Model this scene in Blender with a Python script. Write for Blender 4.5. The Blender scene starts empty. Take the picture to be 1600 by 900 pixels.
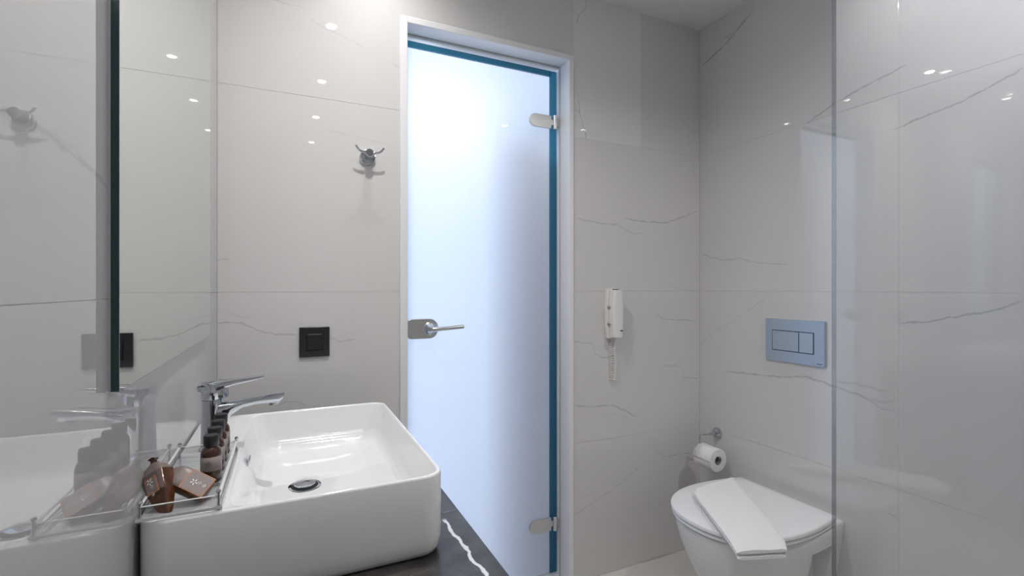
import bpy, bmesh, math, random
from mathutils import Vector, Matrix
random.seed(7)
C = bpy.context.scene.collection
SC = bpy.context.scene

# ------------------------------------------------------------------ camera
CAM_Z = 1.2
FPX = 757.0
YAW = math.atan(352.0 / 757.0)
cam_data = bpy.data.cameras.new('camera'); cam = bpy.data.objects.new('camera', cam_data)
C.objects.link(cam); SC.camera = cam
cam.location = (0, 0, CAM_Z); cam.rotation_euler = (math.pi/2, 0, -YAW)
cam_data.sensor_width = 36; cam_data.lens = FPX/1600*36; cam_data.clip_start = .02

# ------------------------------------------------------------------ world, exposure
w = bpy.data.worlds.new('world'); SC.world = w; w.use_nodes = True
bgn = w.node_tree.nodes['Background']; bgn.inputs[0].default_value = (.62, .78, 1, 1); bgn.inputs[1].default_value = .8
SC.view_settings.view_transform = 'Standard'; SC.view_settings.look = 'None'
SC.view_settings.gamma = 1; SC.view_settings.exposure = 0.38; SC.view_settings.use_curve_mapping = False

# room measures (metres)
XL, XR, YB, YN, ZC = -.188, 1.747, 1.68, -1.35, 2.40
DOWNLIGHTS = [(.26, 1.46), (.185, 1.0), (.185, .345), (.185, -.30), (.185, -.95), (1.46, .26)]
DL_POWERS = (1.3, 5.2, 1.2, .5, .7, 6.3)

def area(name, loc, rot, size, power, col, size_y=None, spread=None):
    l = bpy.data.lights.new(name, 'AREA'); l.energy = power; l.color = col; l.size = size
    if size_y: l.shape = 'RECTANGLE'; l.size_y = size_y
    else: l.shape = 'DISK'
    if spread: l.spread = spread
    o = bpy.data.objects.new(name, l); C.objects.link(o); o.location = loc; o.rotation_euler = rot
    return o
for i, (x, y) in enumerate(DOWNLIGHTS):
    area('downlight_lamp', (x, y, 2.3962), (0, 0, 0), .034, DL_POWERS[i], (1, .972, .968), spread=math.radians(150))
# daylight entering the bedroom behind the frosted door (a window in its far left corner)
area('bedroom_window_light', (-.35, 4.3, 1.6), (math.radians(-90), 0, 0), 2.0, 60, (.64, .77, 1.0), size_y=2.0)
# ceiling lamp of the entrance passage just outside the door
pl = bpy.data.lights.new('passage_lamp', 'POINT'); pl.energy = 1.6; pl.color = (.9, .95, 1); pl.shadow_soft_size = .06
po = bpy.data.objects.new('passage_lamp', pl); C.objects.link(po); po.location = (.55, 2.06, 1.87)

# ------------------------------------------------------------------ helpers
ORG = {}
class MB:
    def __init__(s): s.v = []; s.f = []; s.m = []
    def add(s, vs, fs, mi=0):
        n = len(s.v); s.v += [tuple(v) for v in vs]; s.f += [tuple(i+n for i in f) for f in fs]; s.m += [mi]*len(fs); return s
    def box(s, a, b, mi=0):
        (x0, y0, z0), (x1, y1, z1) = [min(p, q) for p, q in zip(a, b)], [max(p, q) for p, q in zip(a, b)]
        vs = [(x0,y0,z0),(x1,y0,z0),(x1,y1,z0),(x0,y1,z0),(x0,y0,z1),(x1,y0,z1),(x1,y1,z1),(x0,y1,z1)]
        return s.add(vs, [(0,3,2,1),(4,5,6,7),(0,1,5,4),(1,2,6,5),(2,3,7,6),(3,0,4,7)], mi)
    def prism(s, poly, ax, d0, d1, mi=0):
        # poly: 2-D points in the plane normal to axis ax ('x': (y,z), 'y': (x,z), 'z': (x,y))
        def p3(p, d):
            return {'x': (d, p[0], p[1]), 'y': (p[0], d, p[1]), 'z': (p[0], p[1], d)}[ax]
        n = len(poly); vs = [p3(p, d0) for p in poly] + [p3(p, d1) for p in poly]
        fs = [tuple(range(n-1, -1, -1)), tuple(range(n, 2*n))] + [(i, (i+1) % n, (i+1) % n+n, i+n) for i in range(n)]
        return s.add(vs, fs, mi)
    def loft(s, loops, cap0=True, cap1=True, mi=0):
        n = len(loops[0]); vs = [p for l in loops for p in l]; fs = []
        for k in range(len(loops)-1):
            for i in range(n):
                j = (i+1) % n; fs.append((k*n+i, k*n+j, (k+1)*n+j, (k+1)*n+i))
        if cap0: fs.append(tuple(range(n-1, -1, -1)))
        if cap1: fs.append(tuple(range((len(loops)-1)*n, len(loops)*n)))
        return s.add(vs, fs, mi)
    def tube(s, path, r, n=12, mi=0, closed=False):
        P = [Vector(p) for p in path]; loops = []; up = None
        for i, p in enumerate(P):
            t = (P[min(i+1, len(P)-1)] - P[max(i-1, 0)]).normalized()
            if up is None:
                up = Vector((0, 0, 1)) if abs(t.z) < .9 else Vector((1, 0, 0))
            a = (up - t*up.dot(t)).normalized(); b = t.cross(a); up = a
            rr = r[i] if isinstance(r, (list, tuple)) else r
            loops.append([p + a*math.cos(q)*rr + b*math.sin(q)*rr for q in [2*math.pi*k/n for k in range(n)]])
        return s.loft(loops, True, True, mi)
    def lathe(s, prof, c, ax='z', n=40, mi=0, cap0=True, cap1=True):
        loops = []
        for r, h in prof:
            l = []
            for k in range(n):
                q = 2*math.pi*k/n; a, b = r*math.cos(q), r*math.sin(q)
                d = {'z': (a, b, h), 'y': (a, h, b), 'x': (h, a, b)}[ax]
                l.append((c[0]+d[0], c[1]+d[1], c[2]+d[2]))
            loops.append(l)
        return s.loft(loops, cap0, cap1, mi)
    def xform(s, M):
        s.v = [tuple(M @ Vector(v)) for v in s.v]; return s

def build(name, mb, mats, parent=None, smooth=True, bevel=0, seg=2, angle=35, origin=None):
    me = bpy.data.meshes.new(name)
    me.from_pydata(mb.v, [], mb.f)
    if not isinstance(mats, (list, tuple)): mats = [mats]
    for m in mats: me.materials.append(m)
    for p, mi in zip(me.polygons, mb.m): p.material_index = mi
    bm = bmesh.new(); bm.from_mesh(me); bmesh.ops.remove_doubles(bm, verts=bm.verts, dist=1e-6)
    bmesh.ops.recalc_face_normals(bm, faces=bm.faces); bm.to_mesh(me); bm.free()
    xs = [v.co for v in me.vertices]
    if origin is None:
        origin = Vector(((min(v.x for v in xs)+max(v.x for v in xs))/2, (min(v.y for v in xs)+max(v.y for v in xs))/2, min(v.z for v in xs)))
    origin = Vector(origin)
    me.transform(Matrix.Translation(-origin))
    if smooth:
        me.shade_smooth(); me.set_sharp_from_angle(angle=math.radians(angle))
    o = bpy.data.objects.new(name, me); C.objects.link(o)
    ORG[o.name] = origin
    if parent is not None:
        o.parent = parent; o.location = origin - ORG[parent.name]
    else: o.location = origin
    if bevel:
        b = o.modifiers.new('bevel', 'BEVEL'); b.width = bevel; b.segments = seg; b.limit_method = 'ANGLE'; b.angle_limit = math.radians(40)
        b.harden_normals = smooth
    return o

def thing(name, loc, label, cat, group=None):
    o = bpy.data.objects.new(name, None); C.objects.link(o); o.location = loc; ORG[o.name] = Vector(loc)
    o.empty_display_size = .05
    return tag(o, label, cat, group)
def tag(o, label, cat, group=None):
    o['label'] = label; o['category'] = cat
    if group: o['group'] = group
    return o
def structure(o, label=None):
    o['kind'] = 'structure'
    if label: o['label'] = label
    return o

SY, CY = math.sin(YAW), math.cos(YAW)
def ray(px, py):
    u = (px-800)/FPX; return Vector((SY+u*CY, CY-u*SY, (450-py)/FPX))
def onY(px, py, Y):            # point of the plane y = Y seen at a photo position
    d = ray(px, py); return Vector((0, 0, CAM_Z)) + d*(Y/d.y)
def onX(px, py, X):
    d = ray(px, py); return Vector((0, 0, CAM_Z)) + d*(X/d.x)

def rrect(x0, y0, x1, y1, r, z, n=6):
    out = []
    for cx, cy, a0 in ((x1-r, y1-r, 0), (x0+r, y1-r, 90), (x0+r, y0+r, 180), (x1-r, y0+r, 270)):
        for k in range(n+1):
            a = math.radians(a0+90*k/n); out.append((cx+r*math.cos(a), cy+r*math.sin(a), z))
    return out

# ------------------------------------------------------------------ materials
def mat(name): 
    m = bpy.data.materials.new(name); m.use_nodes = True; return m, m.node_tree, m.node_tree.nodes['Principled BSDF']
def simple(name, col, rough=.4, metal=0, ior=1.5, noise=0, nscale=20, bump=0, coat=0, trans=0):
    m, nt, b = mat(name)
    b.inputs['Base Color'].default_value = (*col, 1); b.inputs['Roughness'].default_value = rough
    b.inputs['Metallic'].default_value = metal; b.inputs['IOR'].default_value = ior
    b.inputs['Coat Weight'].default_value = coat; b.inputs['Transmission Weight'].default_value = trans
    if noise or bump:
        tc = nt.nodes.new('ShaderNodeNewGeometry'); n = nt.nodes.new('ShaderNodeTexNoise'); n.inputs['Scale'].default_value = nscale
        n.inputs['Detail'].default_value = 4; nt.links.new(tc.outputs['Position'], n.inputs['Vector'])
        if noise:
            mx = nt.nodes.new('ShaderNodeMix'); mx.data_type = 'RGBA'
            mx.inputs['A'].default_value = (*[c*(1-noise) for c in col], 1); mx.inputs['B'].default_value = (*[min(1, c*(1+noise)) for c in col], 1)
            nt.links.new(n.outputs['Fac'], mx.inputs['Factor']); nt.links.new(mx.outputs['Result'], b.inputs['Base Color'])
        if bump:
            bp = nt.nodes.new('ShaderNodeBump'); bp.inputs['Strength'].default_value = bump; bp.inputs['Distance'].default_value = .002
            nt.links.new(n.outputs['Fac'], bp.inputs['Height']); nt.links.new(bp.outputs['Normal'], b.inputs['Normal'])
    return m
def emitter(name, col, s):
    m = bpy.data.materials.new(name); m.use_nodes = True; nt = m.node_tree; nt.nodes.remove(nt.nodes['Principled BSDF'])
    e = nt.nodes.new('ShaderNodeEmission'); e.inputs[0].default_value = (*col, 1); e.inputs[1].default_value = s
    nt.links.new(e.outputs[0], nt.nodes['Material Output'].inputs[0]); return m
def clear(name, tint, f0=.04, gain=1.0):
    m = bpy.data.materials.new(name); m.use_nodes = True; nt = m.node_tree; nt.nodes.remove(nt.nodes['Principled BSDF'])
    t = nt.nodes.new('ShaderNodeBsdfTransparent'); t.inputs[0].default_value = (*tint, 1)
    g = nt.nodes.new('ShaderNodeBsdfGlossy'); g.inputs['Roughness'].default_value = 0.0; g.inputs['Color'].default_value = (.96, .97, 1, 1)
    lw = nt.nodes.new('ShaderNodeLayerWeight'); lw.inputs['Blend'].default_value = .5
    p = nt.nodes.new('ShaderNodeMath'); p.operation = 'POWER'; p.inputs[1].default_value = 5; nt.links.new(lw.outputs['Facing'], p.inputs[0])
    a = nt.nodes.new('ShaderNodeMath'); a.operation = 'MULTIPLY_ADD'; a.inputs[1].default_value = (1-f0)*gain; a.inputs[2].default_value = f0*gain
    nt.links.new(p.outputs[0], a.inputs[0])
    mx = nt.nodes.new('ShaderNodeMixShader'); nt.links.new(a.outputs[0], mx.inputs[0]); nt.links.new(t.outputs[0], mx.inputs[1]); nt.links.new(g.outputs[0], mx.inputs[2])
    nt.links.new(mx.outputs[0], nt.nodes['Material Output'].inputs[0]); return m

def marble(name, base, veins, axes, vein_col=(.30, .31, .32), ior=1.5, rough=.012, cloud=.03):
    """glossy marble-look porcelain; each vein is a curve b = f(a) in world metres on the wall, with its own strength"""
    m, nt, b = mat(name); N, L = nt.nodes, nt.links
    geo = N.new('ShaderNodeNewGeometry'); sep = N.new('ShaderNodeSeparateXYZ'); L.new(geo.outputs['Position'], sep.inputs[0])
    def nz(scale, detail):
        n = N.new('ShaderNodeTexNoise'); n.inputs['Scale'].default_value = scale; n.inputs['Detail'].default_value = detail
        L.new(geo.outputs['Position'], n.inputs['Vector']); return n.outputs['Fac']
    def mth(op, x, y, z=None):
        q = N.new('ShaderNodeMath'); q.operation = op
        for i, k in enumerate((x, y, z)):
            if k is None: continue
            if isinstance(k, (int, float)): q.inputs[i].default_value = k
            else: L.new(k, q.inputs[i])
        return q.outputs[0]
    rag = mth('MULTIPLY_ADD', nz(45, 6), .016, -.008); rag2 = nz(28, 5)
    AX = {'x': sep.outputs['X'], 'y': sep.outputs['Y'], 'z': sep.outputs['Z']}
    acc = None
    for v in veins:
        a_ax, b_ax = axes if not v.get('swap') else axes[::-1]
        pts = [(p['xyz'.index(a_ax)], p['xyz'.index(b_ax)]) for p in v['pts']]
        pts.sort(); a0, a1 = pts[0][0], pts[-1][0]; bs = [p[1] for p in pts]; b0, b1 = min(bs)-.01, max(bs)+.01
        t = N.new('ShaderNodeMapRange'); L.new(AX[a_ax], t.inputs['Value']); t.inputs['From Min'].default_value = a0; t.inputs['From Max'].default_value = a1
        fc = N.new('ShaderNodeFloatCurve'); cv = fc.mapping.curves[0]; L.new(t.outputs[0], fc.inputs['Value'])
        cv.points[0].location = (0, (pts[0][1]-b0)/(b1-b0)); cv.points[-1].location = (1, (pts[-1][1]-b0)/(b1-b0))
        for a, bb in pts[1:-1]: cv.points.new((a-a0)/(a1-a0), (bb-b0)/(b1-b0))
        for p in cv.points: p.handle_type = 'AUTO' if v.get('round') else 'VECTOR'
        fc.mapping.update()
        f = mth('MULTIPLY_ADD', fc.outputs[0], b1-b0, b0)
        d = mth('ABSOLUTE', mth('SUBTRACT', mth('ADD', AX[b_ax], rag if v.get('rag', 1) else 0.0), f), 0)
        wv = mth('MULTIPLY_ADD', rag2, v.get('w', .006)*1.6, -.3*v.get('w', .006)) 
        q = mth('SUBTRACT', 1.0, mth('DIVIDE', d, wv)); q = mth('MAXIMUM', q, 0.0)
        # fade at both ends
        e0 = mth('MULTIPLY', t.outputs[0], 14); e1 = mth('MULTIPLY', mth('SUBTRACT', 1.0, t.outputs[0]), 14)
        e = mth('MINIMUM', mth('MINIMUM', e0, e1), 1.0)
        q = mth('MULTIPLY', mth('MULTIPLY', q, e), v.get('s', .6))
        acc = q if acc is None else mth('MAXIMUM', acc, q)
    cl = N.new('ShaderNodeMix'); cl.data_type = 'RGBA'
    cl.inputs['A'].default_value = (*[c*(1-cloud) for c in base], 1); cl.inputs['B'].default_value = (*[min(1, c*(1+cloud)) for c in base], 1)
    L.new(nz(2.2, 3), cl.inputs['Factor'])
    if acc is not None:
        mx = N.new('ShaderNodeMix'); mx.data_type = 'RGBA'; L.new(acc, mx.inputs['Factor']); L.new(cl.outputs['Result'], mx.inputs['A'])
        mx.inputs['B'].default_value = (*vein_col, 1); L.new(mx.outputs['Result'], b.inputs['Base Color'])
    else: L.new(cl.outputs['Result'], b.inputs['Base Color'])
    b.inputs['Roughness'].default_value = rough; b.inputs['IOR'].default_value = ior
    return m

BV = lambda pts, **k: dict(pts=[onY(x, y, YB) for x, y in pts], **k)
RV = lambda pts, **k: dict(pts=[onX(x, y, XR) for x, y in pts], **k)
LV = lambda pts, **k: dict(pts=[onX(x, y, XL) for x, y in pts], **k)
back_veins = [
    BV([(332,510),(352,503),(378,505),(400,515),(430,523),(466,524)], s=.55, w=.006),
    BV([(355,489),(372,494),(395,498)], s=.2), BV([(336,406),(360,406)], s=.6, w=.004),
    BV([(513,527),(530,533),(556,529)], s=.45), BV([(536,520),(556,521)], s=.2),
    BV([(424,-2),(455,8),(478,14)], s=.3, w=.005), BV([(480,26),(520,50),(552,64),(580,82)], s=.3, w=.005, round=1), BV([(607,96),(624,104)], s=.3),
    BV([(503,201),(545,212),(577,218),(622,231)], s=.16, w=.007),
    BV([(430,636),(447,627),(463,628),(480,634)], s=.5, w=.006),
    BV([(894,15),(903,24),(901,36)], s=.5, swap=1, w=.008), BV([(917,-6),(915,13),(903,24)], s=.55, swap=1, w=.006),
    BV([(900,140),(903,150),(906,163),(905,176),(911,195),(918,222)], s=.6, swap=1, w=.006), BV([(898,170),(906,177)], s=.5),
    BV([(897,341),(925,346),(945,350),(965,351),(990,366),(1004,364)], s=.5, w=.007),
    BV([(973,341),(1010,347),(1040,348),(1064,340),(1092,329)], s=.65, w=.008),
    BV([(896,534),(927,537)], s=.6, w=.005), BV([(929,553),(944,559),(960,556)], s=.6, w=.006), BV([(926,536),(931,554)], s=.25, swap=1),
    BV([(1024,488),(1037,499),(1067,500),(1082,501),(1090,506)], s=.7, w=.006),
    BV([(1036,572),(1052,571),(1065,573)], s=.5), BV([(1066,573),(1069,589)], s=.25, swap=1), BV([(1067,588),(1078,590),(1091,591)], s=.6),
    BV([(896,633),(917,636),(957,633),(971,639),(998,653)], s=.6, w=.008), BV([(940,648),(965,646),(985,655)], s=.2),
    BV([(894,806),(920,790),(960,763),(1003,726)], s=.45, w=.006), BV([(905,778),(925,771)], s=.3),
    BV([(1022,702),(1037,714),(1058,710),(1081,707)], s=.55), BV([(1030,786),(1055,781)], s=.3),
]
right_veins = [
    RV([(1096,104),(1118,84),(1135,67),(1152,47),(1178,14)], s=.85, w=.010), RV([(1130,62),(1150,48),(1165,25)], s=.3, w=.012),
    RV([(1256,196),(1302,163),(1360,130),(1421,99)], s=.85, w=.008),
    RV([(1393,204),(1460,175),(1500,160),(1530,145),(1604,103)], s=.9, w=.009),
    RV([(1093,394),(1110,402),(1132,407),(1155,404),(1190,411),(1238,414)], s=.5, w=.007),
    RV([(1088,543),(1115,519),(1165,489),(1200,462)], s=.25, w=.008),
    RV([(1128,580),(1160,583),(1215,589),(1260,589),(1302,603),(1349,619),(1377,639),(1405,641)], s=.6, w=.010),
    RV([(1304,597),(1340,600),(1385,612)], s=.35, w=.014), RV([(1355,622),(1380,629),(1400,626)], s=.3, w=.010),
    RV([(1405,505),(1449,503),(1504,494),(1560,483),(1602,468)], s=.9, w=.008),
    RV([(1386,801),(1404,811)], s=.6), RV([(1372,446),(1385,436),(1390,425)], s=.25),
]
left_veins = [
    LV([(-40,160),(30,185),(60,200),(105,235),(130,256),(155,275),(168,298),(178,327)], s=.55, w=.010),
    LV([(80,212),(110,228),(125,240)], s=.3, w=.010),
]
M_back = marble('back_wall_marble', (.66, .65, .64), back_veins, ('x', 'z'), ior=1.55)
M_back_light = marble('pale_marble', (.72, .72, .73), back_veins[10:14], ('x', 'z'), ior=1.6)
M_right = marble('right_wall_marble', (.66, .65, .645), right_veins, ('y', 'z'), ior=1.85)
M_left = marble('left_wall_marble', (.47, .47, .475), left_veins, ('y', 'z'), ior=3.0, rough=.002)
M_near = marble('near_wall_marble', (.68, .67, .67), [], ('x', 'z'))
M_floor = simple('cream_floor_tile', (.70, .66, .62), .25, noise=.04, nscale=5)
M_grout = simple('pale_grout', (.60, .59, .58), .8)
M_ceil = simple('white_plaster', (.80, .80, .80), .8, noise=.01)
M_frame = simple('white_lacquer_frame', (.80, .80, .81), .35)
M_gasket = simple('grey_gasket', (.42, .47, .50), .6)
M_chrome = simple('chrome', (.60, .63, .67), .05, metal=1)
M_satin = simple('satin_steel', (.62, .62, .62), .30, metal=1, noise=.03, nscale=200)
M_ceramic = simple('white_ceramic', (.78, .785, .79), .06, ior=1.5, coat=.3)
M_lid = simple('white_plastic_lid', (.84, .84, .86), .18)
M_black = simple('black_plastic', (.012, .013, .016), .18)
M_blackd = simple('black_gap', (.003, .003, .003), .6)
M_phone = simple('ivory_phone_plastic', (.80, .79, .77), .30)
M_grey = simple('dark_grey_plastic', (.08, .08, .09), .5)
M_amber = simple('amber_bottle', (.045, .015, .007), .08, coat=.3)
M_cap = simple('black_cap', (.012, .012, .014), .35)
M_label = simple('taupe_label', (.25, .21, .20), .6, noise=.05, nscale=150)
M_white = simple('white_print', (.8, .8, .78), .6)
M_orange = simple('orange_print', (.50, .19, .08), .6)
M_pouch = simple('taupe_pouch', (.17, .13, .118), .38, noise=.12, nscale=60, bump=.2)
M_pouchd = simple('amber_pouch_film', (.09, .030, .010), .18, noise=.9, nscale=75, bump=.3, coat=.4)
M_plate = simple('silver_flush_plate', (.50, .60, .70), .34, metal=.85)  # silver, with the door's blue reflection put into the colour
M_plateb = simple('silver_flush_button', (.52, .61, .69), .30, metal=.85)  # same blue reflection painted into the silver buttons
M_towel = simple('white_terry', (.84, .84, .84), .95, noise=.03, nscale=300, bump=.6)
M_paper = simple('white_tissue', (.82, .81, .80), .95, bump=.2, nscale=150)
M_card = simple('grey_card_core', (.30, .29, .28), .9)
M_mirror = simple('mirror_silver', (.80, .84, .815), .0, metal=1)
M_medge = simple('dark_green_mirror_edge', (.012, .035, .04), .15)
M_seam = simple('pale_mirror_back', (.45, .47, .48), .3)
M_glass = clear('shower_glass', (.955, .97, .975))
M_gedge = clear('glass_edge_green', (.80, .82, .84), .05)
M_acryl = clear('clear_acrylic', (.93, .94, .94), .05, 1.2)
M_acedge = simple('acrylic_edge', (.66, .66, .66), .1)
M_cream = simple('bedroom_wall_paint', (.72, .72, .72), .8)
M_blocker = simple('blocker_mauve', (.40, .36, .44), .6)  # for the light-blocking box added behind the frosted door
M_bulb = emitter('downlight_bulb', (1, .96, .90), 60)
M_vanity = simple('dark_vanity_front', (.05, .05, .05), .4)

# frosted side of the door glass: scatters light through, keeps a weak view of shapes
M_frost = bpy.data.materials.new('frosted_glass'); M_frost.use_nodes = True
nt = M_frost.node_tree; nt.nodes.remove(nt.nodes['Principled BSDF'])
tl = nt.nodes.new('ShaderNodeBsdfTranslucent'); tl.inputs[0].default_value = (.90, .92, .97, 1)
df = nt.nodes.new('ShaderNodeBsdfDiffuse'); df.inputs[0].default_value = (.80, .84, .88, 1)
m1 = nt.nodes.new('ShaderNodeMixShader'); m1.inputs[0].default_value = .22
nt.links.new(tl.outputs[0], m1.inputs[1]); nt.links.new(df.outputs[0], m1.inputs[2])
nt.links.new(m1.outputs[0], nt.nodes['Material Output'].inputs[0])
M_teal = clear('teal_glass_margin', (.16, .42, .52), .04)
M_clearface = clear('door_glass_face', (.97, .985, .99), .04)

# dark marble of the counter
def dark_marble():
    m, nt, b = mat('black_marble'); N, L = nt.nodes, nt.links
    geo = N.new('ShaderNodeNewGeometry')
    n = N.new('ShaderNodeTexNoise'); n.inputs['Scale'].default_value = 14; n.inputs['Detail'].default_value = 8; n.inputs['Roughness'].default_value = .7
    L.new(geo.outputs['Position'], n.inputs['Vector'])
    mx = N.new('ShaderNodeMix'); mx.data_type = 'RGBA'; mx.inputs['A'].default_value = (.022, .021, .020, 1); mx.inputs['B'].default_value = (.095, .088, .082, 1)
    r = N.new('ShaderNodeMapRange'); r.inputs['From Min'].default_value = .35; r.inputs['From Max'].default_value = .75
    L.new(n.outputs['Fac'], r.inputs['Value']); L.new(r.outputs[0], mx.inputs['Factor'])
    sep = N.new('ShaderNodeSeparateXYZ'); L.new(geo.outputs['Position'], sep.inputs[0])
    def mth(op, x, y, z=None):
        q = N.new('ShaderNodeMath'); q.operation = op
        for i, k in enumerate((x, y, z)):
            if k is None: continue
            if isinstance(k, (int, float)): q.inputs[i].default_value = k
            else: L.new(k, q.inputs[i])
        return q.outputs[0]
    n2 = N.new('ShaderNodeTexNoise'); n2.inputs['Scale'].default_value = 22; n2.inputs['Detail'].default_value = 4; L.new(geo.outputs['Position'], n2.inputs['Vector'])
    rag = mth('MULTIPLY_ADD', n2.outputs['Fac'], .028, -.014)
    acc = None
    def zpt(px, py, z=.745):
        d = ray(px, py); return d*((z-CAM_Z)/d.z)
    for pts, wd, s in (([(692,810),(703,830),(716,842),(730,853),(742,877),(760,900),(775,925)], .0040, .95), ([(692,801),(703,799),(717,795)], .003, .9), ([(640,900),(700,880),(790,930)], .002, .25)):
        P = sorted((zpt(*p).y, zpt(*p).x) for p in pts); a0, a1 = P[0][0], P[-1][0]; bs = [p[1] for p in P]; b0, b1 = min(bs)-.01, max(bs)+.01
        t = N.new('ShaderNodeMapRange'); L.new(sep.outputs['Y'], t.inputs['Value']); t.inputs['From Min'].default_value = a0; t.inputs['From Max'].default_value = a1
        fc = N.new('ShaderNodeFloatCurve'); cv = fc.mapping.curves[0]; L.new(t.outputs[0], fc.inputs['Value'])
        cv.points[0].location = (0, (P[0][1]-b0)/(b1-b0)); cv.points[-1].location = (1, (P[-1][1]-b0)/(b1-b0))
        for a, bb in P[1:-1]: cv.points.new((a-a0)/(a1-a0), (bb-b0)/(b1-b0))
        for p in cv.points: p.handle_type = 'VECTOR'
        fc.mapping.update()
        d = mth('ABSOLUTE', mth('SUBTRACT', mth('ADD', sep.outputs['X'], rag), mth('MULTIPLY_ADD', fc.outputs[0], b1-b0, b0)), 0)
        q = mth('MINIMUM', mth('MAXIMUM', mth('MULTIPLY', mth('SUBTRACT', 1.0, mth('DIVIDE', d, wd)), 2.5), 0.0), 1.0)
        e = mth('MINIMUM', mth('MINIMUM', mth('MULTIPLY', t.outputs[0], 20), mth('MULTIPLY', mth('SUBTRACT', 1.0, t.outputs[0]), 20)), 1.0)
        q = mth('MULTIPLY', mth('MULTIPLY', q, e), s); acc = q if acc is None else mth('MAXIMUM', acc, q)
    m2 = N.new('ShaderNodeMix'); m2.data_type = 'RGBA'; L.new(acc, m2.inputs['Factor']); L.new(mx.outputs['Result'], m2.inputs['A']); m2.inputs['B'].default_value = (.72, .74, .78, 1)
    L.new(m2.outputs['Result'], b.inputs['Base Color']); b.inputs['Roughness'].default_value = .28
    return m
M_dark = dark_marble()

# ------------------------------------------------------------------ room shell
G = .0004      # half joint
ZR = [0.0, .565, 1.187, 1.813, ZC]
T = .008       # tile thickness
J = .0009      # how far the grout sits behind the tile face
DX0, DX1, DZ1 = .354, 1.055, 2.142    # outer edge of the door casing

wall_back = build('wall_back', MB()
    .box((XL-.1, YB+J, 0), (DX0, YB+.16, ZC)).box((DX1, YB+J, 0), (XR+.1, YB+.16, ZC)).box((DX0, YB+J, DZ1), (DX1, YB+.16, ZC)), M_grout, smooth=False)
structure(wall_back)
def tile(parent, poly, ax, d0, d1, m):
    cx = sum(p[0] for p in poly)/len(poly); cy = sum(p[1] for p in poly)/len(poly)
    b = build('tile', MB().prism(poly, ax, d0, d1), m, parent, smooth=False, bevel=.0003, seg=1)
    return b
def R4(a0, b0, a1, b1): return [(a0+G, b0+G), (a1-G, b0+G), (a1-G, b1-G), (a0+G, b1-G)]
for i in range(3):
    tile(wall_back, R4(XL, ZR[i], DX0+G, ZR[i+1]), 'y', YB, YB+T, M_back)
    tile(wall_back, R4(DX1-G, ZR[i], XR, ZR[i+1]), 'y', YB, YB+T, M_back)
tile(wall_back, [(XL+G, ZR[3]+G), (DX0, ZR[3]+G), (DX0, DZ1), (DX1+.002-G, DZ1), (DX1+.002-G, ZC-G), (XL+G, ZC-G)], 'y', YB, YB+T, M_back)
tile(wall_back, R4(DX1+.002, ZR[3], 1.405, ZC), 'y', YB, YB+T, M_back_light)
tile(wall_back, R4(1.405, ZR[3], XR, ZC), 'y', YB, YB+T, M_back)

wall_right = structure(build('wall_right', MB().box((XR+J, YN-.1, 0), (XR+.1, YB+J, ZC)), M_grout, smooth=False))
YS = [YB, .87, -.33, YN]
for i in range(4):
    for j in range(3):
        tile(wall_right, R4(YS[j+1], ZR[i], YS[j], ZR[i+1]), 'x', XR, XR+T, M_right)
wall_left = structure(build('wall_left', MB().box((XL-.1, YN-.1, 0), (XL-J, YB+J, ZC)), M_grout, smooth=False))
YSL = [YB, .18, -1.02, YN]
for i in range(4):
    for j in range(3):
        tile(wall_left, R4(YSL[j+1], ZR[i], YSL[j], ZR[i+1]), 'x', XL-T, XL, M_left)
wall_near = structure(build('wall_near', MB().box((XL, YN-.1, 0), (XR, YN-J, ZC)), M_grout, smooth=False))
for i in range(4):
    for a, b in ((XL, .78), (.78, XR)):
        tile(wall_near, R4(a, ZR[i], b, ZR[i+1]), 'y', YN-T, YN, M_near)
floor = structure(build('floor', MB().box((XL-.1, YN-.1, -.1), (XR+.1, YB+.16, -J)), M_grout, smooth=False))
for a, b in ((XL, .45), (.45, 1.05), (1.05, XR)):
    for c, d in ((YN, -.75), (-.75, -.15), (-.15, .45), (.45, 1.05), (1.05, YB)):
        tile(floor, R4(a, c, b, d), 'z', -T, 0, M_floor)
ceiling = structure(build('ceiling', MB().box((XL-.1, YN-.1, ZC), (XR+.1, YB+.16, ZC+.1)), M_ceil, smooth=False))

# bedroom beyond the door (seen only as light and soft shapes in the frosted glass)
bz = structure(build('wall_bedroom', MB().box((-2.0, 4.6, 0), (2.6, 4.7, 2.5)).box((-2.1, YB+.17, 0), (-2.0, 4.7, 2.5)).box((2.6, YB+.17, 0), (2.7, 4.7, 2.5)), M_cream, smooth=False))
structure(build('floor_bedroom', MB().box((-2.1, YB+.17, -.1), (2.7, 4.7, -.002)), simple('oak_floor', (.42, .36, .32), .4, noise=.1), smooth=False))
structure(build('ceiling_bedroom', MB().box((-2.1, YB+.16, 2.5), (2.7, 4.7, 2.6)), M_cream, smooth=False))

structure(build('door_shade_blocker', MB().box((.70, 2.03, 0), (.92, 2.3, 1.80)), M_blocker, smooth=False))  # added unseen box, casts a soft dark band onto the frosted pane

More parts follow.
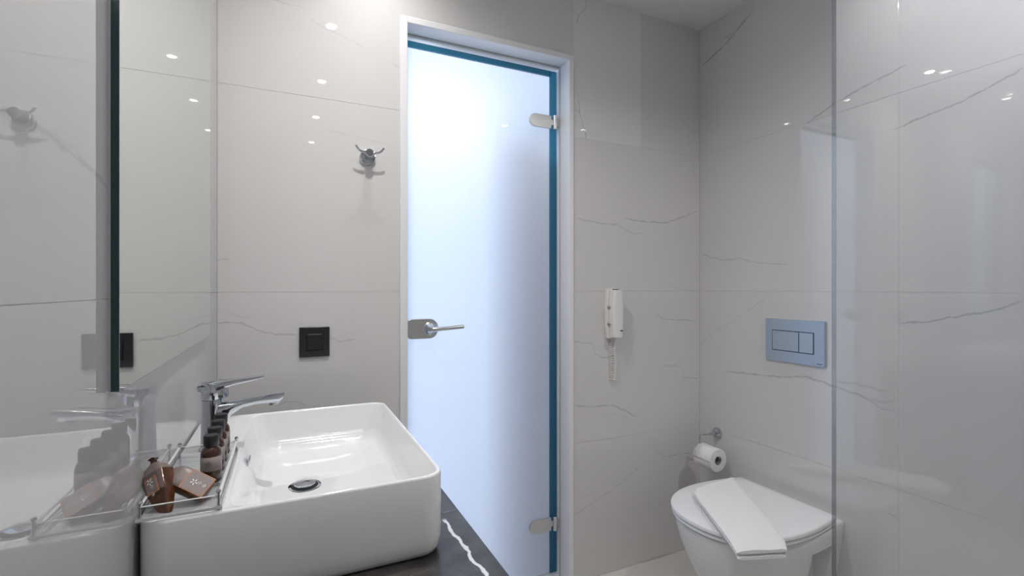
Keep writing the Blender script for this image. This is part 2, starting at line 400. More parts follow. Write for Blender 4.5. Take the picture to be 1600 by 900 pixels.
# ------------------------------------------------------------------ door
door = bpy.data.objects.new('door_1', None); C.objects.link(door); door.location = (.70, 1.75, 0); ORG[door.name] = Vector((.70, 1.75, 0))
door['kind'] = 'structure'; door['label'] = 'frosted glass door with white casing'
IX0, IX1, IZ1 = .380, 1.034, 2.121
fr = MB()
def frame_ring(mb, x0, x1, z1, X0, X1, Z1, y0, y1):
    mb.box((X0, y0, 0), (x0, y1, Z1)); mb.box((x1, y0, 0), (X1, y1, Z1)); mb.box((x0, y0, z1), (x1, y1, Z1))
frame_ring(fr, IX0, IX1, IZ1, DX0, DX1, DZ1, YB-.006, YB+.068)
build('door_frame', fr, M_frame, door, bevel=.002)
st = MB(); frame_ring(st, IX0+.002, 1.030, 2.112, DX0, DX1, DZ1, YB+.071, YB+.16); build('door_rebate', st, M_frame, door, bevel=.001)
gk = MB(); frame_ring(gk, IX0+.002, 1.0318, 2.117, DX0, DX1, DZ1, YB+.068, YB+.071); build('door_gasket', gk, M_gasket, door, smooth=False)
GY = 1.762
GX0, GX1, GZ0, GZ1 = .392, 1.026, .012, 2.104
# pane: frosted field with clear teal margin along top and hinge side
pane = MB(); fx1, fz1 = .995, 2.082
pane.box((GX0, GY, GZ0), (fx1, GY+.010, fz1), 0); pane.m[:] = [0, 0, 0, 0, 1, 0]     # etched on the far side only
build('glass_pane', pane, [M_clearface, M_frost], door, smooth=False)
mg = MB(); mg.box((fx1, GY+.001, GZ0), (GX1, GY+.009, GZ1)).box((GX0, GY+.001, fz1), (fx1, GY+.009, GZ1))
build('glass_margin', mg, M_teal, door, smooth=False)
def hinge(zc):
    h = MB(); r = .0265
    poly = [(.994, zc-r), (.994, zc+r)]
    for k in range(0, 13):
        a = math.radians(90+180*k/12); poly.append((.921+r*math.cos(a), zc+r*math.sin(a)))
    h.prism(poly, 'y', GY-.012, GY-.0002)
    o = build('hinge', h, M_satin, door, bevel=.0015)
    k = MB().lathe([(.010, -.029), (.010, .029)], (1.012, GY-.010, zc), 'z', 24)
    k.box((1.012, GY-.012, zc-.015), (1.0335, GY-.004, zc+.015)).box((.992, GY-.010, zc-.012), (1.012, GY-.002, zc+.012))
    build('hinge_knuckle', k, M_satin, o, bevel=.001)
hinge(1.887); hinge(.222)
# lever handle with lock plate
hz = 1.050
lp = MB(); poly = []
for cx, cz, a0, r in ((.482, hz+.0, 0, .037), (.482, hz, 0, .037)): pass
poly = [(.397+.012, hz-.037)]
for k in range(0, 13):
    a = math.radians(-90+180*k/12); poly.append((.478+.034*math.cos(a), hz+.037*math.sin(a)))
poly += [(.409, hz+.037), (.4005, hz+.033), (.397, hz+.025), (.397, hz-.025), (.4005, hz-.033)]
lp.prism(poly, 'y', GY-.014, GY-.0002)
plate = build('lock_plate', lp, M_satin, door, bevel=.003, seg=3)
rose = MB().lathe([(.0245, -.0142), (.0245, -.018), (.021, -.021), (.0205, -.026), (.012, -.040), (.010, -.046)], (.478, GY, hz), 'y', 40)
build('handle_rose', rose, M_satin, plate)
lv = MB().tube([(.478, GY-.040, hz), (.478, GY-.052, hz+.0005), (.481, GY-.058, hz+.001), (.488, GY-.061, hz+.001), (.53, GY-.061, hz+.003), (.575, GY-.061, hz+.006), (.594, GY-.059, hz+.0075)],
               [.009, .009, .009, .0085, .0075, .0078, .0075], 20)
build('handle_lever', lv, M_satin, plate, bevel=.002)

# ------------------------------------------------------------------ downlights
for i, (x, y) in enumerate(DOWNLIGHTS):
    t = thing('ceiling_downlight', (x, y, ZC-.006), ['recessed ceiling spotlight nearest the door wall', 'recessed ceiling spotlight second from the door wall above the basin',
        'recessed ceiling spotlight third from the door wall', 'recessed ceiling spotlight fourth from the door wall',
        'recessed ceiling spotlight in the row above the basin, farthest from the door', 'recessed ceiling spotlight inside the glass shower'][i], 'light', 'ceiling spotlights')
    build('trim_ring', MB().lathe([(.021, -.0005), (.024, -.003), (.036, -.004), (.038, 0), (.021, 0)], (x, y, ZC), 'z', 40, cap0=False, cap1=False), M_frame, t)
    build('bulb', MB().lathe([(.021, -.001), (.021, -.003)], (x, y, ZC), 'z', 32), M_bulb, t, smooth=False)

# ------------------------------------------------------------------ mirror
MX = -.177
mir = thing('wall_mirror', (MX-.005, 1.075, 1.08), 'frameless wall mirror with dark green edge hung above the white basin', 'mirror')
build('mirror_panel', MB().box((XL+.0028, .706, 1.079), (MX-.0004, 1.4465, 2.20)), M_medge, mir, smooth=False)
build('mirror_face', MB().box((MX-.0004, .7065, 1.0795), (MX, 1.446, 2.1995)), M_mirror, mir, smooth=False)
build('mirror_backing', MB().box((XL+.0001, .7065, 1.080), (XL+.0028, 1.446, 2.199)), M_seam, mir, smooth=False)

# ------------------------------------------------------------------ counter + vanity
ct = thing('vanity_counter', (.07, 1.0, .60), 'black marble vanity counter with white veins under the basin', 'counter')
build('countertop', MB().box((XL+.0005, .30, .705), (.32, YB-.0005, .745)), M_dark, ct, bevel=.002)
build('cabinet', MB().box((XL+.0005, .33, .25), (.29, YB-.0005, .705)), M_vanity, ct, bevel=.002)

# ------------------------------------------------------------------ basin
bs = thing('wash_basin', (.03, 1.09, .745), 'white rectangular ceramic basin standing on the black marble counter', 'basin')
x0, x1, y0, y1 = -.1855, .247, .797, 1.385
L_ = []
zb, zt = .7455, .883
L_.append(rrect(x0+.014, y0+.014, x1-.014, y1-.014, .028, zb))
L_.append(rrect(x0+.006, y0+.006, x1-.006, y1-.006, .034, zb+.003))
L_.append(rrect(x0+.002, y0+.002, x1-.002, y1-.002, .037, zb+.012))
L_.append(rrect(x0, y0, x1, y1, .038, zb+.03))
L_.append(rrect(x0, y0, x1, y1, .038, zt-.004))
L_.append(rrect(x0+.001, y0+.001, x1-.001, y1-.001, .037, zt-.0015))
L_.append(rrect(x0+.003, y0+.003, x1-.003, y1-.003, .035, zt))
ix0, ix1, iy0, iy1 = -.078, .239, .805, 1.377
L_.append(rrect(ix0-.004, iy0-.002, ix1+.002, iy1+.002, .034, zt))
L_.append(rrect(ix0-.001, iy0, ix1, iy1, .033, zt-.0015))
L_.append(rrect(ix0+.001, iy0+.001, ix1-.001, iy1-.001, .033, zt-.005))
L_.append(rrect(ix0+.014, iy0+.010, ix1-.010, iy1-.010, .040, zt-.06))
L_.append(rrect(ix0+.021, iy0+.018, ix1-.016, iy1-.018, .045, zt-.082))
L_.append(rrect(ix0+.036, iy0+.034, ix1-.030, iy1-.034, .045, zt-.0905))
dcx, dcy, zd = .034, 1.10, .785
def lerp_loop(A, B, t, z): return [((a[0]*(1-t)+b[0]*t), (a[1]*(1-t)+b[1]*t), z) for a, b in zip(A, B)]
ang = []
last = L_[-1]
circ = []
for p in last:
    a = math.atan2(p[1]-dcy, p[0]-dcx); circ.append((dcx+.030*math.cos(a), dcy+.030*math.sin(a), zd+.001))
L_.append(lerp_loop(last, circ, .6, zt-.0945))
L_.append(circ)
mb = MB().loft(L_, True, False)
mb.loft([circ, [(p[0], p[1], zd-.012) for p in circ]], False, True)
build('basin_body', mb, M_ceramic, bs, angle=60)
dr = MB().lathe([(.0305, -.002), (.033, .0015), (.0315, .003), (.026, .0022), (.0235, -.004), (.0, -.006)], (dcx, dcy, zd+.0005), 'z', 40, cap1=False)
d_o = build('drain_ring', dr, M_chrome, bs)
build('drain_gap_shade', MB().lathe([(.0262, .0), (.0262, .0031)], (dcx, dcy, zd), 'z', 32), M_blackd, bs, smooth=False)  # black disc, paints the shadow in the gap around the plug
build('drain_plug', MB().lathe([(.019, -.002), (.0215, .0065), (.021, .009), (.015, .011), (.006, .012), (.0001, .0123)], (dcx, dcy, zd), 'z', 40), M_chrome, bs)
ov = MB().lathe([(.009, 0), (.0125, .0), (.0135, .0015), (.0125, .003), (.009, .0025), (.009, 0)], (0, 0, 0), 'x', 32, cap0=False, cap1=False)
ov.xform(Matrix.Translation((-.0705, 1.10, .853)) @ Matrix.Rotation(math.radians(14), 4, 'Y'))
build('overflow_ring', ov, M_chrome, bs)
oh = MB().lathe([(.009, 0), (.009, .0012)], (0, 0, 0), 'x', 24); oh.xform(Matrix.Translation((-.0705, 1.10, .853)) @ Matrix.Rotation(math.radians(14), 4, 'Y'))
build('overflow_hole', oh, M_blackd, bs)

# ------------------------------------------------------------------ faucet
FX, FY = -.133, 1.115
fa = thing('basin_faucet', (FX, FY, zt), 'tall chrome single-lever mixer faucet on the back of the basin', 'faucet')
build('faucet_body', MB().lathe([(.0235, 0), (.0235, .003), (.020, .005), (.0192, .05), (.0192, .098)], (FX, FY, zt+.0002), 'z', 40), M_chrome, fa)
def px2(px, py): p = onY(px, py, FY); return (p.x, p.z)
def hull_extrude(name, pts, half, parent, bev=.003):
    return build(name, MB().prism([px2(*p) for p in pts], 'y', FY-half, FY+half), M_chrome, parent, bevel=bev, seg=3)
# spout as a loft along its length: top line / bottom line from the side view
def side_loft(top, bot, halfs, n=16, sq=3.0):
    loops = []
    for (t, b, h) in zip(top, bot, halfs):
        T_, B_ = Vector((px2(*t)[0], 0, px2(*t)[1])), Vector((px2(*b)[0], 0, px2(*b)[1]))
        mid = (T_+B_)/2; v = (T_-B_)/2; l = []
        for k in range(n):
            a = 2*math.pi*k/n; c, s_ = math.cos(a), math.sin(a)
            cc = math.copysign(abs(c)**(2/sq), c); ss = math.copysign(abs(s_)**(2/sq), s_)
            p = mid + v*cc; l.append((p.x, FY+ss*h, p.z))
        loops.append(l)
    return MB().loft(loops)
sp = side_loft([(322,629),(345,627),(362,625),(382,621),(402,617),(424,613),(440,610.5),(446,610)],
               [(330,672),(350,662),(362,647),(378,636),(400,630.5),(418,629),(434,629),(441,622)],
               [.0165,.0185,.018,.017,.0165,.016,.0155,.0145], 20)
build('faucet_spout', sp, M_chrome, fa, angle=50)
build('aerator', MB().lathe([(.0085, 0), (.0085, -.004)], (px2(427,630)[0], FY, px2(427,629)[1]), 'z', 24), M_satin, fa)
build('faucet_cartridge', MB().lathe([(.0192, .099), (.0205, .101), (.0208, .128), (.019, .131)], (FX, FY, zt), 'z', 40), M_chrome, fa)
le = side_loft([(310,602),(325,597.5),(345,593.5),(370,590.5),(395,587.5),(413,585.3)],
               [(311,611),(326,613),(346,609),(370,600),(395,594.5),(412,589.5)],
               [.017,.020,.0195,.0165,.015,.0135], 20, 4)
build('faucet_lever', le, M_chrome, fa, angle=50)
build('lever_stub', MB().lathe([(.0145, .101), (.0150, .106), (.0150, .127), (.0135, .133)], (FX+.014, FY-.004, zt), 'z', 6), M_chrome, fa, bevel=.0015)

# ------------------------------------------------------------------ acrylic tray
TX0, TX1, TY0, TY1, TZ = -.180, -.088, .804, 1.075, zt
tr = thing('amenity_tray', ((TX0+TX1)/2, (TY0+TY1)/2, TZ), 'clear acrylic amenity tray with chrome ball posts on the basin rim', 'tray')
build('tray_base', MB().box((TX0-.004, TY0-.004, TZ+.003), (TX1+.004, TY1+.004, TZ+.0065)), M_acryl, tr, smooth=False)
eb = MB()
for a, b in (((TX0-.0042, TY0-.0046, TZ+.0028), (TX1+.0042, TY0-.004, TZ+.0067)), ((TX1+.004, TY0-.0042, TZ+.0028), (TX1+.0046, TY1+.0042, TZ+.0067))): eb.box(a, b)
build('tray_base_edge', eb, M_acedge, tr, smooth=False)
zr = TZ+.0175
for a, b in (((TX0, TY0-.0018, zr), (TX1, TY0+.0018, zr+.0035)), ((TX0, TY1-.0018, zr), (TX1, TY1+.0018, zr+.0035)),
             ((TX0-.0018, TY0, zr), (TX0+.0018, TY1, zr+.0035)), ((TX1-.0018, TY0, zr), (TX1+.0018, TY1, zr+.0035))):
    build('tray_rail', MB().box(a, b), M_acedge if False else M_acryl, tr, smooth=False)
    c = MB().box((a[0], a[1], b[2]), (b[0], b[1], b[2]+.0005)); build('rail_edge', c, M_acedge, tr, smooth=False)
for x in (TX0, TX1):
    for y in (TY0, TY1):
        p = build('tray_post', MB().lathe([(.003, 0), (.003, .003), (.0019, .004), (.0019, .024)], (x, y, TZ+.0002), 'z', 16), M_chrome, tr)
        build('ball_finial', MB().lathe([(.0002, -.0036), (.0022, -.0028), (.0035, -.0008), (.0035, .0008), (.0022, .0028), (.0002, .0036)], (x, y, TZ+.0265), 'z', 16), M_chrome, p)

# ------------------------------------------------------------------ bottles
BX = -.110; BZ = TZ+.0067
def star(mb, c, r, rot, U, V, petals=6, th=.0001):
    # small flower emblem made of thin petals in the plane spanned by U, V
    N_ = U.cross(V).normalized()
    for k in range(petals):
        a = rot+2*math.pi*k/petals; d = U*math.cos(a)+V*math.sin(a); e = U*-math.sin(a)+V*math.cos(a)
        P = [c+d*r*.15, c+d*r*.6+e*r*.16, c+d*r, c+d*r*.6-e*r*.16]
        vs = [p for p in P]+[p+N_*th for p in P]
        mb.add(vs, [(3,2,1,0),(4,5,6,7),(0,1,5,4),(1,2,6,5),(2,3,7,6),(3,0,4,7)])
b0y = .910
def bottle(y):
    t = thing('shampoo_bottle', (BX, y, BZ), '', 'bottle', 'amber amenity bottles in the tray')
    build('bottle_body', MB().lathe([(.0134, 0), (.0146, .0018), (.0148, .004), (.0148, .046), (.0140, .050), (.0115, .0545), (.0092, .0565), (.0090, .062)], (BX, y, BZ), 'z', 32), M_amber, t)
    build('bottle_cap', MB().lathe([(.0104, .0575), (.0110, .0585), (.0110, .0725), (.0101, .0745), (.0, .0748)], (BX, y, BZ), 'z', 32, cap1=False), M_cap, t)
    n = 24; a0, a1 = math.radians(-175), math.radians(-20)
    vs = []; fs = []
    for k in range(n+1):
        a = a0+(a1-a0)*k/n
        for z in (.020, .042): vs.append((BX+.01495*math.cos(a), y+.01495*math.sin(a), BZ+z))
    for k in range(n): fs.append((2*k, 2*k+2, 2*k+3, 2*k+1))
    lb = build('bottle_label', MB().add(vs, fs), M_label, t)
    sm = lb.modifiers.new('solid', 'SOLIDIFY'); sm.thickness = .0001
    e = MB(); a = math.radians(-98); Nn = Vector((math.cos(a), math.sin(a), 0)); U = Vector((-math.sin(a), math.cos(a), 0))
    star(e, Vector((BX, y, BZ+.032))+Nn*.01508, .0045, math.pi/2, U, Vector((0, 0, 1)))
    build('label_emblem', e, M_grey, lb)
    return t
def copy_tree(o, parent=None):
    c = o.copy(); C.objects.link(c); ORG[c.name] = ORG.get(o.name, Vector())
    if parent is not None: c.parent = parent
    for ch in list(o.children): copy_tree(ch, c)
    return c
first = bottle(b0y)
bl = ['small amber bottle nearest the camera in the tray, label fully visible', 'second small amber bottle from the front of the tray row',
      'third small amber bottle from the front of the tray row', 'rearmost small amber bottle, beside the faucet column']
first['label'] = bl[0]
for k in range(1, 4):
    c = copy_tree(first); c.location = (BX-.0006*k, b0y+.0475*k, BZ); c['label'] = bl[k]; c.rotation_euler.z = .15*k

# ------------------------------------------------------------------ soap pouches
def pouch(name, A, B, wdt, dep, facing, label, dark=1, square=False, split=.5, cs=(.30, .82), chw=.74):
    """pillow pouch from top A to bottom B; facing = approximate normal of the printed face"""
    t = thing(name, (A+B)/2, label, 'pouch', 'wrapped soap pouches in the tray')
    D = (B-A); Ln = D.length; D.normalize(); Nn = (facing - D*facing.dot(D)).normalized(); U = D.cross(Nn)
    prof = [(0, .20, .30), (.08, .72, .62), (.20, 1.0, 1.0), (.42, .92, 1.0), (.54, .86, .92), (.78, .56, .62), (.95, .34, .34), (1.0, .30, .12)]
    if square: prof = [(0, .30, .20), (.05, .60, .45), (.15, .92, .80), (.28, 1.0, 1.0), (.45, 1.0, 1.0), (.62, .98, 1.0), (.80, .96, .98), (.92, .92, .85), (.98, .84, .60), (1.0, .76, .40)]
    def ringv(s, a, b, n=24, sq=5.0):
        c = A+D*Ln*s; l = []
        for k in range(n):
            q = 2*math.pi*(k+.5)/n; cc = math.copysign(abs(math.cos(q))**(2/sq), math.cos(q)); ss = math.copysign(abs(math.sin(q))**(2/sq), math.sin(q))
            l.append(c+U*cc*a*wdt/2+Nn*ss*b*dep/2)
        return l
    rings = [ringv(*p) for p in prof]; n = 24; paper = MB(); film = MB()
    for i in range(len(rings)-1):
        for k in range(n):
            j = (k+1) % n; q = math.degrees(2*math.pi*(k+1)/n) % 360
            front = 45 <= q <= 135
            side = (q < 45 or q > 300) if dark > 0 else (135 < q < 240)
            f = [rings[i][k], rings[i][j], rings[i+1][j], rings[i+1][k]]
            isfilm = (prof[i][0] > split and not (front and square)) or (side and prof[i][0] >= .2)
            (film if isfilm else paper).add(f, [(0, 1, 2, 3)])
    paper.add(rings[0], [tuple(range(n))]); film.add(rings[-1], [tuple(range(n))])
    build('pouch_wrap', paper, M_pouch, t, angle=24)
    build('pouch_film', film, M_pouchd, t, angle=24)
    # gathered knot
    kn = MB().loft([ringv(-.10, .16, .35), ringv(-.085, .26, .5), ringv(-.05, .13, .30), ringv(-.02, .20, .25), ringv(.02, .36, .25)])
    build('pouch_knot', kn, M_amber, t, angle=60)
    # printed card label on the front with orange border
    def card(s0, s1, hw, off, m, nm, shift=0):
        vs = []
        for s in (s0, s1):
            for q in (-1, 1): vs.append(A+D*Ln*s+U*(q*hw*wdt/2+shift)+Nn*(dep/2*1.0+off))
        vs2 = [v-Nn*.0008 for v in vs]
        mb_ = MB().add(vs+vs2, [(0,1,3,2),(4,6,7,5),(0,4,5,1),(1,5,7,3),(3,7,6,2),(2,6,4,0)])
        return build(nm, mb_, m, t, smooth=False)
    card(cs[0], cs[1], chw, .0002, M_orange, 'label_border')
    card(cs[0]+.022, cs[1]-.022, chw-.07, .0005, M_label, 'label_card')
    cm = (cs[0]+cs[1])/2
    e = MB(); cpt = A+D*Ln*(cm-.07)+Nn*(dep/2+.0007)
    star(e, cpt+U*.001, .0058, .3, U, D, 5); star(e, cpt+U*.001+D*.0075-U*.002, .0032, 0, U, D, 4)
    star(e, A+D*Ln*(cm+.16)+Nn*(dep/2+.0007), .0028, .2, U, D, 6)
    build('label_emblem', e, M_white, t, smooth=False)
    return t
def at(px, py, Y): return onY(px, py, Y)
pouch('soap_pouch', at(241,724,.870), at(262,807,.826), .038, .026, Vector((-.50, -.75, .20)), 'brown paper soap pouch leaning on the wall, left of the other pouch', dark=-1, split=.5, cs=(.28, .56), chw=.5)
pouch('soap_pouch', at(262,739,.866), at(327,770,.848), .034, .022, Vector((.10, -.60, .75)), 'brown soap pouch with orange bordered label, lying tilted against the bottles', square=True, split=.62, cs=(.42, .96), chw=.94)

# ------------------------------------------------------------------ light switch
s0, s1, sz = .036, .126, 1.0275
sw = thing('light_switch', (.081, YB, sz-.047), 'square black light switch on the marble wall above the basin', 'switch')
build('switch_plate', MB().box((s0, YB-.008, sz-.0475), (s1, YB-.0002, sz+.0475)), M_black, sw, bevel=.0015)
build('switch_recess', MB().box((s0+.0205, YB-.0084, sz-.0275), (s1-.0205, YB-.0079, sz+.0275)), M_blackd, sw, smooth=False)
build('switch_rocker', MB().prism([(YB-.0125, sz-.0250), (YB-.0075, sz-.0250), (YB-.0075, sz+.0250), (YB-.0105, sz+.0250)], 'x', s0+.0225, s1-.0225), M_black, sw, bevel=.0015, seg=3)

# ------------------------------------------------------------------ robe hook
hx, hzz = .246, 1.636
hk = thing('robe_hook', (hx, YB, hzz-.03), 'chrome double robe hook on the wall left of the door', 'hook')
build('hook_rose', MB().lathe([(.0272, -.0002), (.0272, -.004), (.0255, -.0065), (.0245, -.012), (.018, -.014)], (hx, YB, hzz), 'y', 40), M_chrome, hk)
build('hook_stem', MB().lathe([(.0115, -.013), (.0105, -.036), (.0125, -.040), (.0135, -.049), (.012, -.052)], (hx, YB, hzz+.006), 'y', 32), M_chrome, hk)
for s in (-1, 1):
    P = [(hx+s*.004, YB-.045, hzz+.008), (hx+s*.018, YB-.047, hzz+.007), (hx+s*.030, YB-.049, hzz+.009), (hx+s*.038, YB-.052, hzz+.015), (hx+s*.045, YB-.056, hzz+.024)]
    build('hook_arm', MB().tube(P, [.0040, .0038, .0036, .0036, .0036], 14), M_chrome, hk, angle=60)

# ------------------------------------------------------------------ wall phone
pcx = 1.240
ph = thing('wall_phone', (pcx, YB, .99), 'white wall-mounted bathroom phone with handset beside the door', 'phone')
def pill(xa, xb, ya, yb, za, zb_, curve=.006, r=.010):
    loops = []; n = 7
    for k in range(n):
        q = k/(n-1); z = za+(zb_-za)*q; w_ = 1-(2*q-1)**2
        e = curve*w_; s = .75 if k in (0, n-1) else 1
        cx = (xa+xb)/2; hw = ((xb-xa)/2-curve+e); 
        l = []
        for (x, y, a0) in ((cx+hw-r, yb-.002, 0), (cx-hw+r, yb-.002, 90), (cx-hw+r, ya+r, 180), (cx+hw-r, ya+r, 270)):
            for j in range(5):
                a = math.radians(a0+22.5*j); rr = r if a0 >= 180 else .002
                l.append((x+(rr*math.cos(a) if a0 >= 180 else math.copysign(r, math.cos(math.radians(a0+45)))*1.0), y+rr*math.sin(a), z))
        loops.append(l)
    return MB().loft(loops)
build('phone_cradle', pill(pcx-.031, pcx+.031, YB-.022, YB-.0003, .990, 1.198), M_phone, ph, bevel=.004, seg=3, angle=50)
hs = build('phone_handset', pill(pcx-.026, pcx+.028, YB-.058, YB-.0235, .996, 1.192, .005, .011), M_phone, ph, bevel=.006, seg=3, angle=50)
for zg in (1.116, 1.046): build('handset_grip', MB().box((pcx-.0335, YB-.036, zg), (pcx-.027, YB-.022, zg+.008)), M_card, ph, bevel=.002)
build('hook_switch', MB().box((pcx-.012, YB-.050, 1.190), (pcx+.004, YB-.030, 1.196)), M_grey, ph, bevel=.001)
build('phone_mark', MB().prism([(pcx+.005, 1.021), (pcx+.020, 1.021), (pcx+.018, 1.026), (pcx+.012, 1.028), (pcx+.007, 1.025)], 'y', YB-.0586, YB-.0580), M_grey, hs, smooth=False)
# coiled cord hanging down in a loop
cpath = []; n = 1100; turns = 30
zA, zB = .972, .812
for k in range(n+1):
    q = k/n
    if q < .5: s = q*2; cx_ = pcx-.004+.004*math.sin(s*math.pi/2); cz = zA+(zB-zA)*s
    else: s = (q-.5)*2; cx_ = pcx+.004+.006*math.sin(s*math.pi); cz = zB+(zA-.02-zB)*s
    a = turns*2*math.pi*q
    cpath.append((cx_+.0052*math.cos(a), YB-.016+(.009 if q < .5 else -.002)+.0052*math.sin(a), cz))
build('coil_cord', MB().tube(cpath, .0014, 5), M_phone, ph, angle=60)
build('cord_end', MB().tube([(pcx-.004, YB-.010, .994), (pcx-.004, YB-.010, .968)], .0022, 8).tube([(pcx+.004, YB-.040, 1.0), (pcx+.005, YB-.032, .985), (pcx+.007, YB-.018, .950)], .0020, 8), M_phone, ph)

# ------------------------------------------------------------------ flush plate
fy0, fy1, fz0, fz1 = 1.094, 1.330, .915, 1.080
def fp(px, py): p = onX(px, py, XR-.008); return p
fl = thing('flush_plate', (XR, 1.212, fz0), 'silver dual flush plate on the wall above the toilet', 'flush plate')
build('plate_body', MB().box((XR-.010, fy0, fz0), (XR-.0002, fy1, fz1)), M_plate, fl, bevel=.002)
gb = MB()
by0, bym, by1, bz0, bz1 = 1.136, 1.190, 1.298, .960, 1.034
gb.box((XR-.0106, by0-.003, bz0-.003), (XR-.0099, by1+.003, bz1+.003)); build('button_gap', gb, simple('plate_gap', (.05, .08, .11), .5), fl, smooth=False)
build('flush_button', MB().box((XR-.0125, bym+.0015, bz0), (XR-.0104, by1, bz1)), M_plateb, fl, bevel=.001)
build('flush_button', MB().box((XR-.0125, by0, bz0), (XR-.0104, bym-.0015, bz1)), M_plateb, fl, bevel=.001)
build('maker_mark', MB().box((XR-.0102, 1.104, .924), (XR-.0099, 1.123, .9265)), M_grey, fl, smooth=False)

# ------------------------------------------------------------------ toilet paper holder
rx, ry, rz_ = XR, 1.576, .553
hd = thing('paper_holder', (XR, 1.55, .47), 'chrome toilet paper holder on the marble wall beside the toilet', 'holder')
build('holder_rose', MB().lathe([(.0245, -.0002), (.0245, -.005), (.022, -.010), (.012, -.012), (.0085, -.014), (.0085, -.045), (.006, -.047)], (rx, ry, rz_), 'x', 36), M_chrome, hd)
hp = [(XR-.045, ry, rz_), (XR-.068, ry+.002, rz_), (XR-.085, ry+.006, rz_+.002), (XR-.0925, ry+.010, rz_-.003), (XR-.094, ry+.012, rz_-.012), (XR-.094, ry+.013, rz_-.05), (XR-.094, ry+.013, .497), (XR-.094, ry+.010, .489), (XR-.094, ry+.002, .486), (XR-.094, 1.482, .486)]
build('holder_bar', MB().tube(hp, .0042, 14), M_chrome, hd, angle=60)
rc = Vector((XR-.094, 0, .4705)); ra, rb = 1.488, 1.582
roll = thing('toilet_roll', (rc.x, (ra+rb)/2, rc.z-.05), 'white toilet paper roll hanging on the chrome holder', 'toilet roll')
pr = [(.0195, ra), (.047, ra), (.0485, ra+.002), (.0485, rb-.002), (.047, rb), (.0195, rb), (.0195, ra)]
build('paper', MB().lathe(pr, (rc.x, 0, rc.z), 'y', 48, cap0=False, cap1=False), M_paper, roll)
build('core', MB().lathe([(.0180, ra+.001), (.0194, ra+.001), (.0194, rb-.001), (.0180, rb-.001), (.0180, ra+.001)], (rc.x, 0, rc.z), 'y', 32, cap0=False, cap1=False), M_card, roll)
fs_ = MB()
vs = []; fcs = []
for k in range(9):
    a = math.radians(95+k*11); r_ = .0492
    for y in (ra+.001+(.0), rb-.001): vs.append((rc.x-r_*math.cos(a)*-1, y - (0 if y > 1.53 else 0), rc.z+r_*math.sin(a)))
for k in range(8): fcs.append((2*k, 2*k+2, 2*k+3, 2*k+1))
lf = build('loose_sheet', MB().add(vs, fcs), M_paper, roll); lf.modifiers.new('solid', 'SOLIDIFY').thickness = .0006

# ------------------------------------------------------------------ toilet
TCY = 1.215
to = thing('toilet', (1.5, TCY, .06), 'white wall-hung toilet with closed lid below the flush plate', 'toilet')
def dshape(xb, xf, hw, z, back_hw=None, n=28, p=2.3, chamfer=.03):
    # rear edge at x = xb (flat), front tip at x = xf, half width hw
    back_hw = back_hw or hw*.86
    xm = xb-(xb-xf)*.42; pts = []
    pts.append((xb, TCY-back_hw+chamfer*.0, z))
    for k in range(4): 
        q = (k+1)/5; pts.append((xb+(xm-xb)*q, TCY-(back_hw+(hw-back_hw)*math.sin(q*math.pi/2)), z))
    for k in range(n+1):
        a = -math.pi/2+math.pi*k/n
        c, s = math.cos(a), math.sin(a)
        pts.append((xm-(xm-xf)*abs(c)**(2/p), TCY+hw*math.copysign(abs(s)**(2/p), s), z))
    for k in range(4):
        q = 1-(k+1)/5; pts.append((xb+(xm-xb)*q, TCY+(back_hw+(hw-back_hw)*math.sin(q*math.pi/2)), z))
    pts.append((xb, TCY+back_hw, z))
    return pts
def slab(name, xb, xf, hw, bw, z0, z1, m, parent, dome=0, r=.005):
    L2 = [dshape(xb-r*.6, xf+r, hw-r, z0, bw-r), dshape(xb, xf, hw, z0+r*.6, bw), dshape(xb, xf, hw, z1-r, bw), dshape(xb-r*.3, xf+r*.35, hw-r*.35, z1-r*.3, bw-r*.3), dshape(xb-r, xf+r*1.2, hw-r*1.2, z1, bw-r)]
    if dome: L2 += [dshape(xb-.03, xf+.06, hw-.06, z1+dome*.7, bw-.06), dshape(xb-.09, xf+.16, hw-.13, z1+dome, bw-.12)]
    return build(name, MB().loft(L2), m, parent, angle=50)
slab('toilet_seat', 1.688, 1.222, .214, .188, .395, .409, M_lid, to)
slab('toilet_lid', 1.690, 1.218, .218, .190, .411, .4275, M_lid, to, dome=.0025)
def bowl_loop(xf, hw, z, bw, xb=XR-.0006): return dshape(xb, xf, hw, z, bw, p=2.4)
bl_ = [bowl_loop(1.405, .10, .062, .10), bowl_loop(1.380, .118, .068, .12), bowl_loop(1.345, .140, .11, .135), bowl_loop(1.310, .162, .17, .150), bowl_loop(1.273, .184, .25, .164),
       bowl_loop(1.245, .200, .32, .174), bowl_loop(1.233, .207, .37, .179), bowl_loop(1.232, .208, .387, .180), bowl_loop(1.237, .205, .392, .177), bowl_loop(1.245, .196, .3935, .17)]
bowl = build('toilet_bowl', MB().loft(bl_), M_ceramic, to, angle=50)
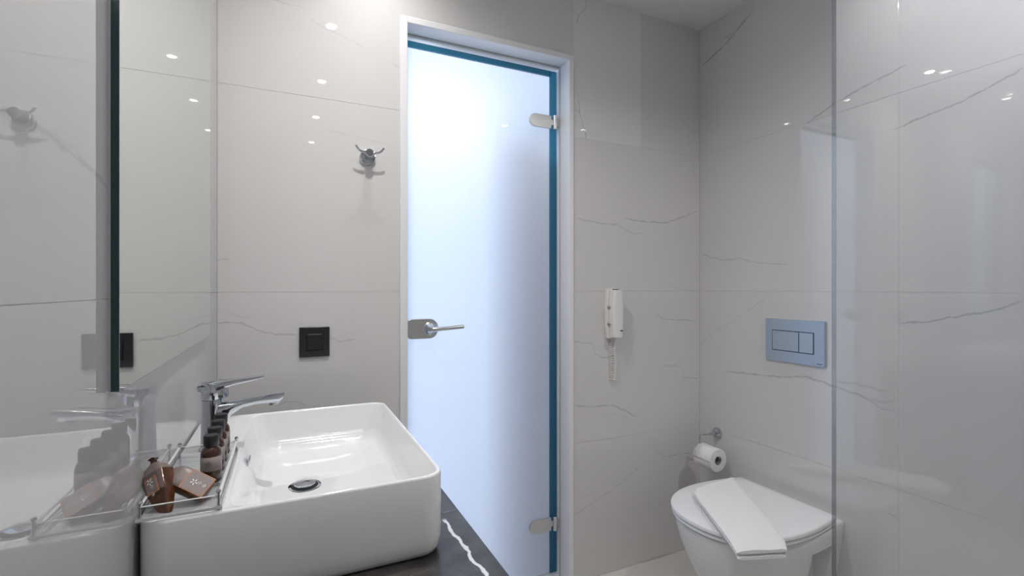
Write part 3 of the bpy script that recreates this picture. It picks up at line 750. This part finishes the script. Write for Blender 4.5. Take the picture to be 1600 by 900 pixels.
# recess for the fixing on the side of the bowl, cut into the ceramic
def cut_box(obj, a, b):
    cb = build('cut', MB().box(a, b), M_ceramic, smooth=False)
    md = obj.modifiers.new('cut', 'BOOLEAN'); md.object = cb; md.operation = 'DIFFERENCE'; md.solver = 'EXACT'
    bpy.context.view_layer.update()
    dg = bpy.context.evaluated_depsgraph_get(); me = bpy.data.meshes.new_from_object(obj.evaluated_get(dg))
    obj.modifiers.remove(md); old = obj.data; obj.data = me; me.name = 'toilet_bowl'
    bpy.data.objects.remove(cb); bpy.data.meshes.remove(old)
    me.shade_smooth(); me.set_sharp_from_angle(angle=math.radians(40))
cut_box(bowl, (1.545, .90, .13), (1.665, TCY-.125, .335))
for zz, nm in ((.386, 'seat_hinge'),):
    for yy in (TCY-.09, TCY+.09):
        build(nm, MB().lathe([(.011, -.018), (.011, .018)], (1.700, yy, .402), 'y', 20), M_chrome, to)

# ------------------------------------------------------------------ folded towel across the lid
tw = thing('folded_towel', (1.40, 1.18, .43), 'white towel folded into a long strip lying across the toilet lid', 'towel')
def zpl(px, py, z): d = ray(px, py); return Vector((0, 0, CAM_Z))+d*((z-CAM_Z)/d.z)
lid_z = .4312
fa0, fb0 = zpl(1082, 764, lid_z+.027), zpl(1146, 745, lid_z+.027)      # far end
na0, nb0 = zpl(1153, 856, lid_z+.027), zpl(1234, 852, lid_z+.027)      # near end
def towel_layer(z0, z1, e0, e1, inset=0.0, seed=1):
    rnd = random.Random(seed); n = 14; m_ = 12; top = []; loops = []
    for i in range(n+1):
        q = e0+(e1-e0)*i/n
        A_ = fa0.lerp(na0, q); B_ = fb0.lerp(nb0, q); W = (B_-A_); A2 = A_+W*inset; B2 = B_-W*inset
        if q > .92: B2 = B2 - W*.07*((q-.92)/.08)**2
        if q < .06: A2 = A2 + W*.10*((.06-q)/.06)**2
        bulge = math.sin(q*math.pi)*.003
        A2 = A2 - W.normalized()*bulge
        droop = -.010*max(0, (q-.80)/.20)**2 
        l = []
        th = z1-z0
        for j in range(m_+1):
            s = j/m_; p = A2.lerp(B2, s); l.append((p.x, p.y, z1+droop+.0012*math.sin(s*9+q*7+seed)+(-th*.35 if j in (0, m_) else 0)))
        A3 = A2-W.normalized()*.003; B3 = B2+W.normalized()*.003
        l.append((B3.x, B3.y, (z0+z1)/2+droop))
        for j in range(m_, -1, -1):
            s = j/m_; p = A2.lerp(B2, s); l.append((p.x, p.y, z0+droop+(th*.3 if j in (0, m_) else 0)))
        l.append((A3.x, A3.y, (z0+z1)/2+droop))
        loops.append(l)
    return MB().loft(loops)
build('towel_fold', towel_layer(lid_z+.0005, lid_z+.0095, .03, 1.0, .02, 1), M_towel, tw, angle=60)
build('towel_fold', towel_layer(lid_z+.0098, lid_z+.0180, .0, .985, .0, 2), M_towel, tw, angle=60)
build('towel_fold', towel_layer(lid_z+.0183, lid_z+.0275, .0, 1.0, .0, 4), M_towel, tw, angle=60)

# ------------------------------------------------------------------ shower screen
sg = thing('shower_screen', (1.33, .56, 0), 'clear frameless glass shower screen in front of the toilet', 'shower screen')
build('glass_panel', MB().box((.9165, .556, .004), (XR-.001, .564, 2.20)), M_glass, sg, smooth=False)
build('glass_edge', MB().box((.9145, .556, .004), (.9163, .564, 2.20)), M_gedge, sg, bevel=.0006)
build('floor_seal', MB().box((.9145, .554, .0003), (XR-.001, .566, .0037)), M_satin, sg, smooth=False)
build('wall_profile', MB().box((XR-.012, .551, .004), (XR-.0005, .5555, 2.20)).box((XR-.012, .5645, .004), (XR-.0005, .569, 2.20)), M_satin, sg, smooth=False)
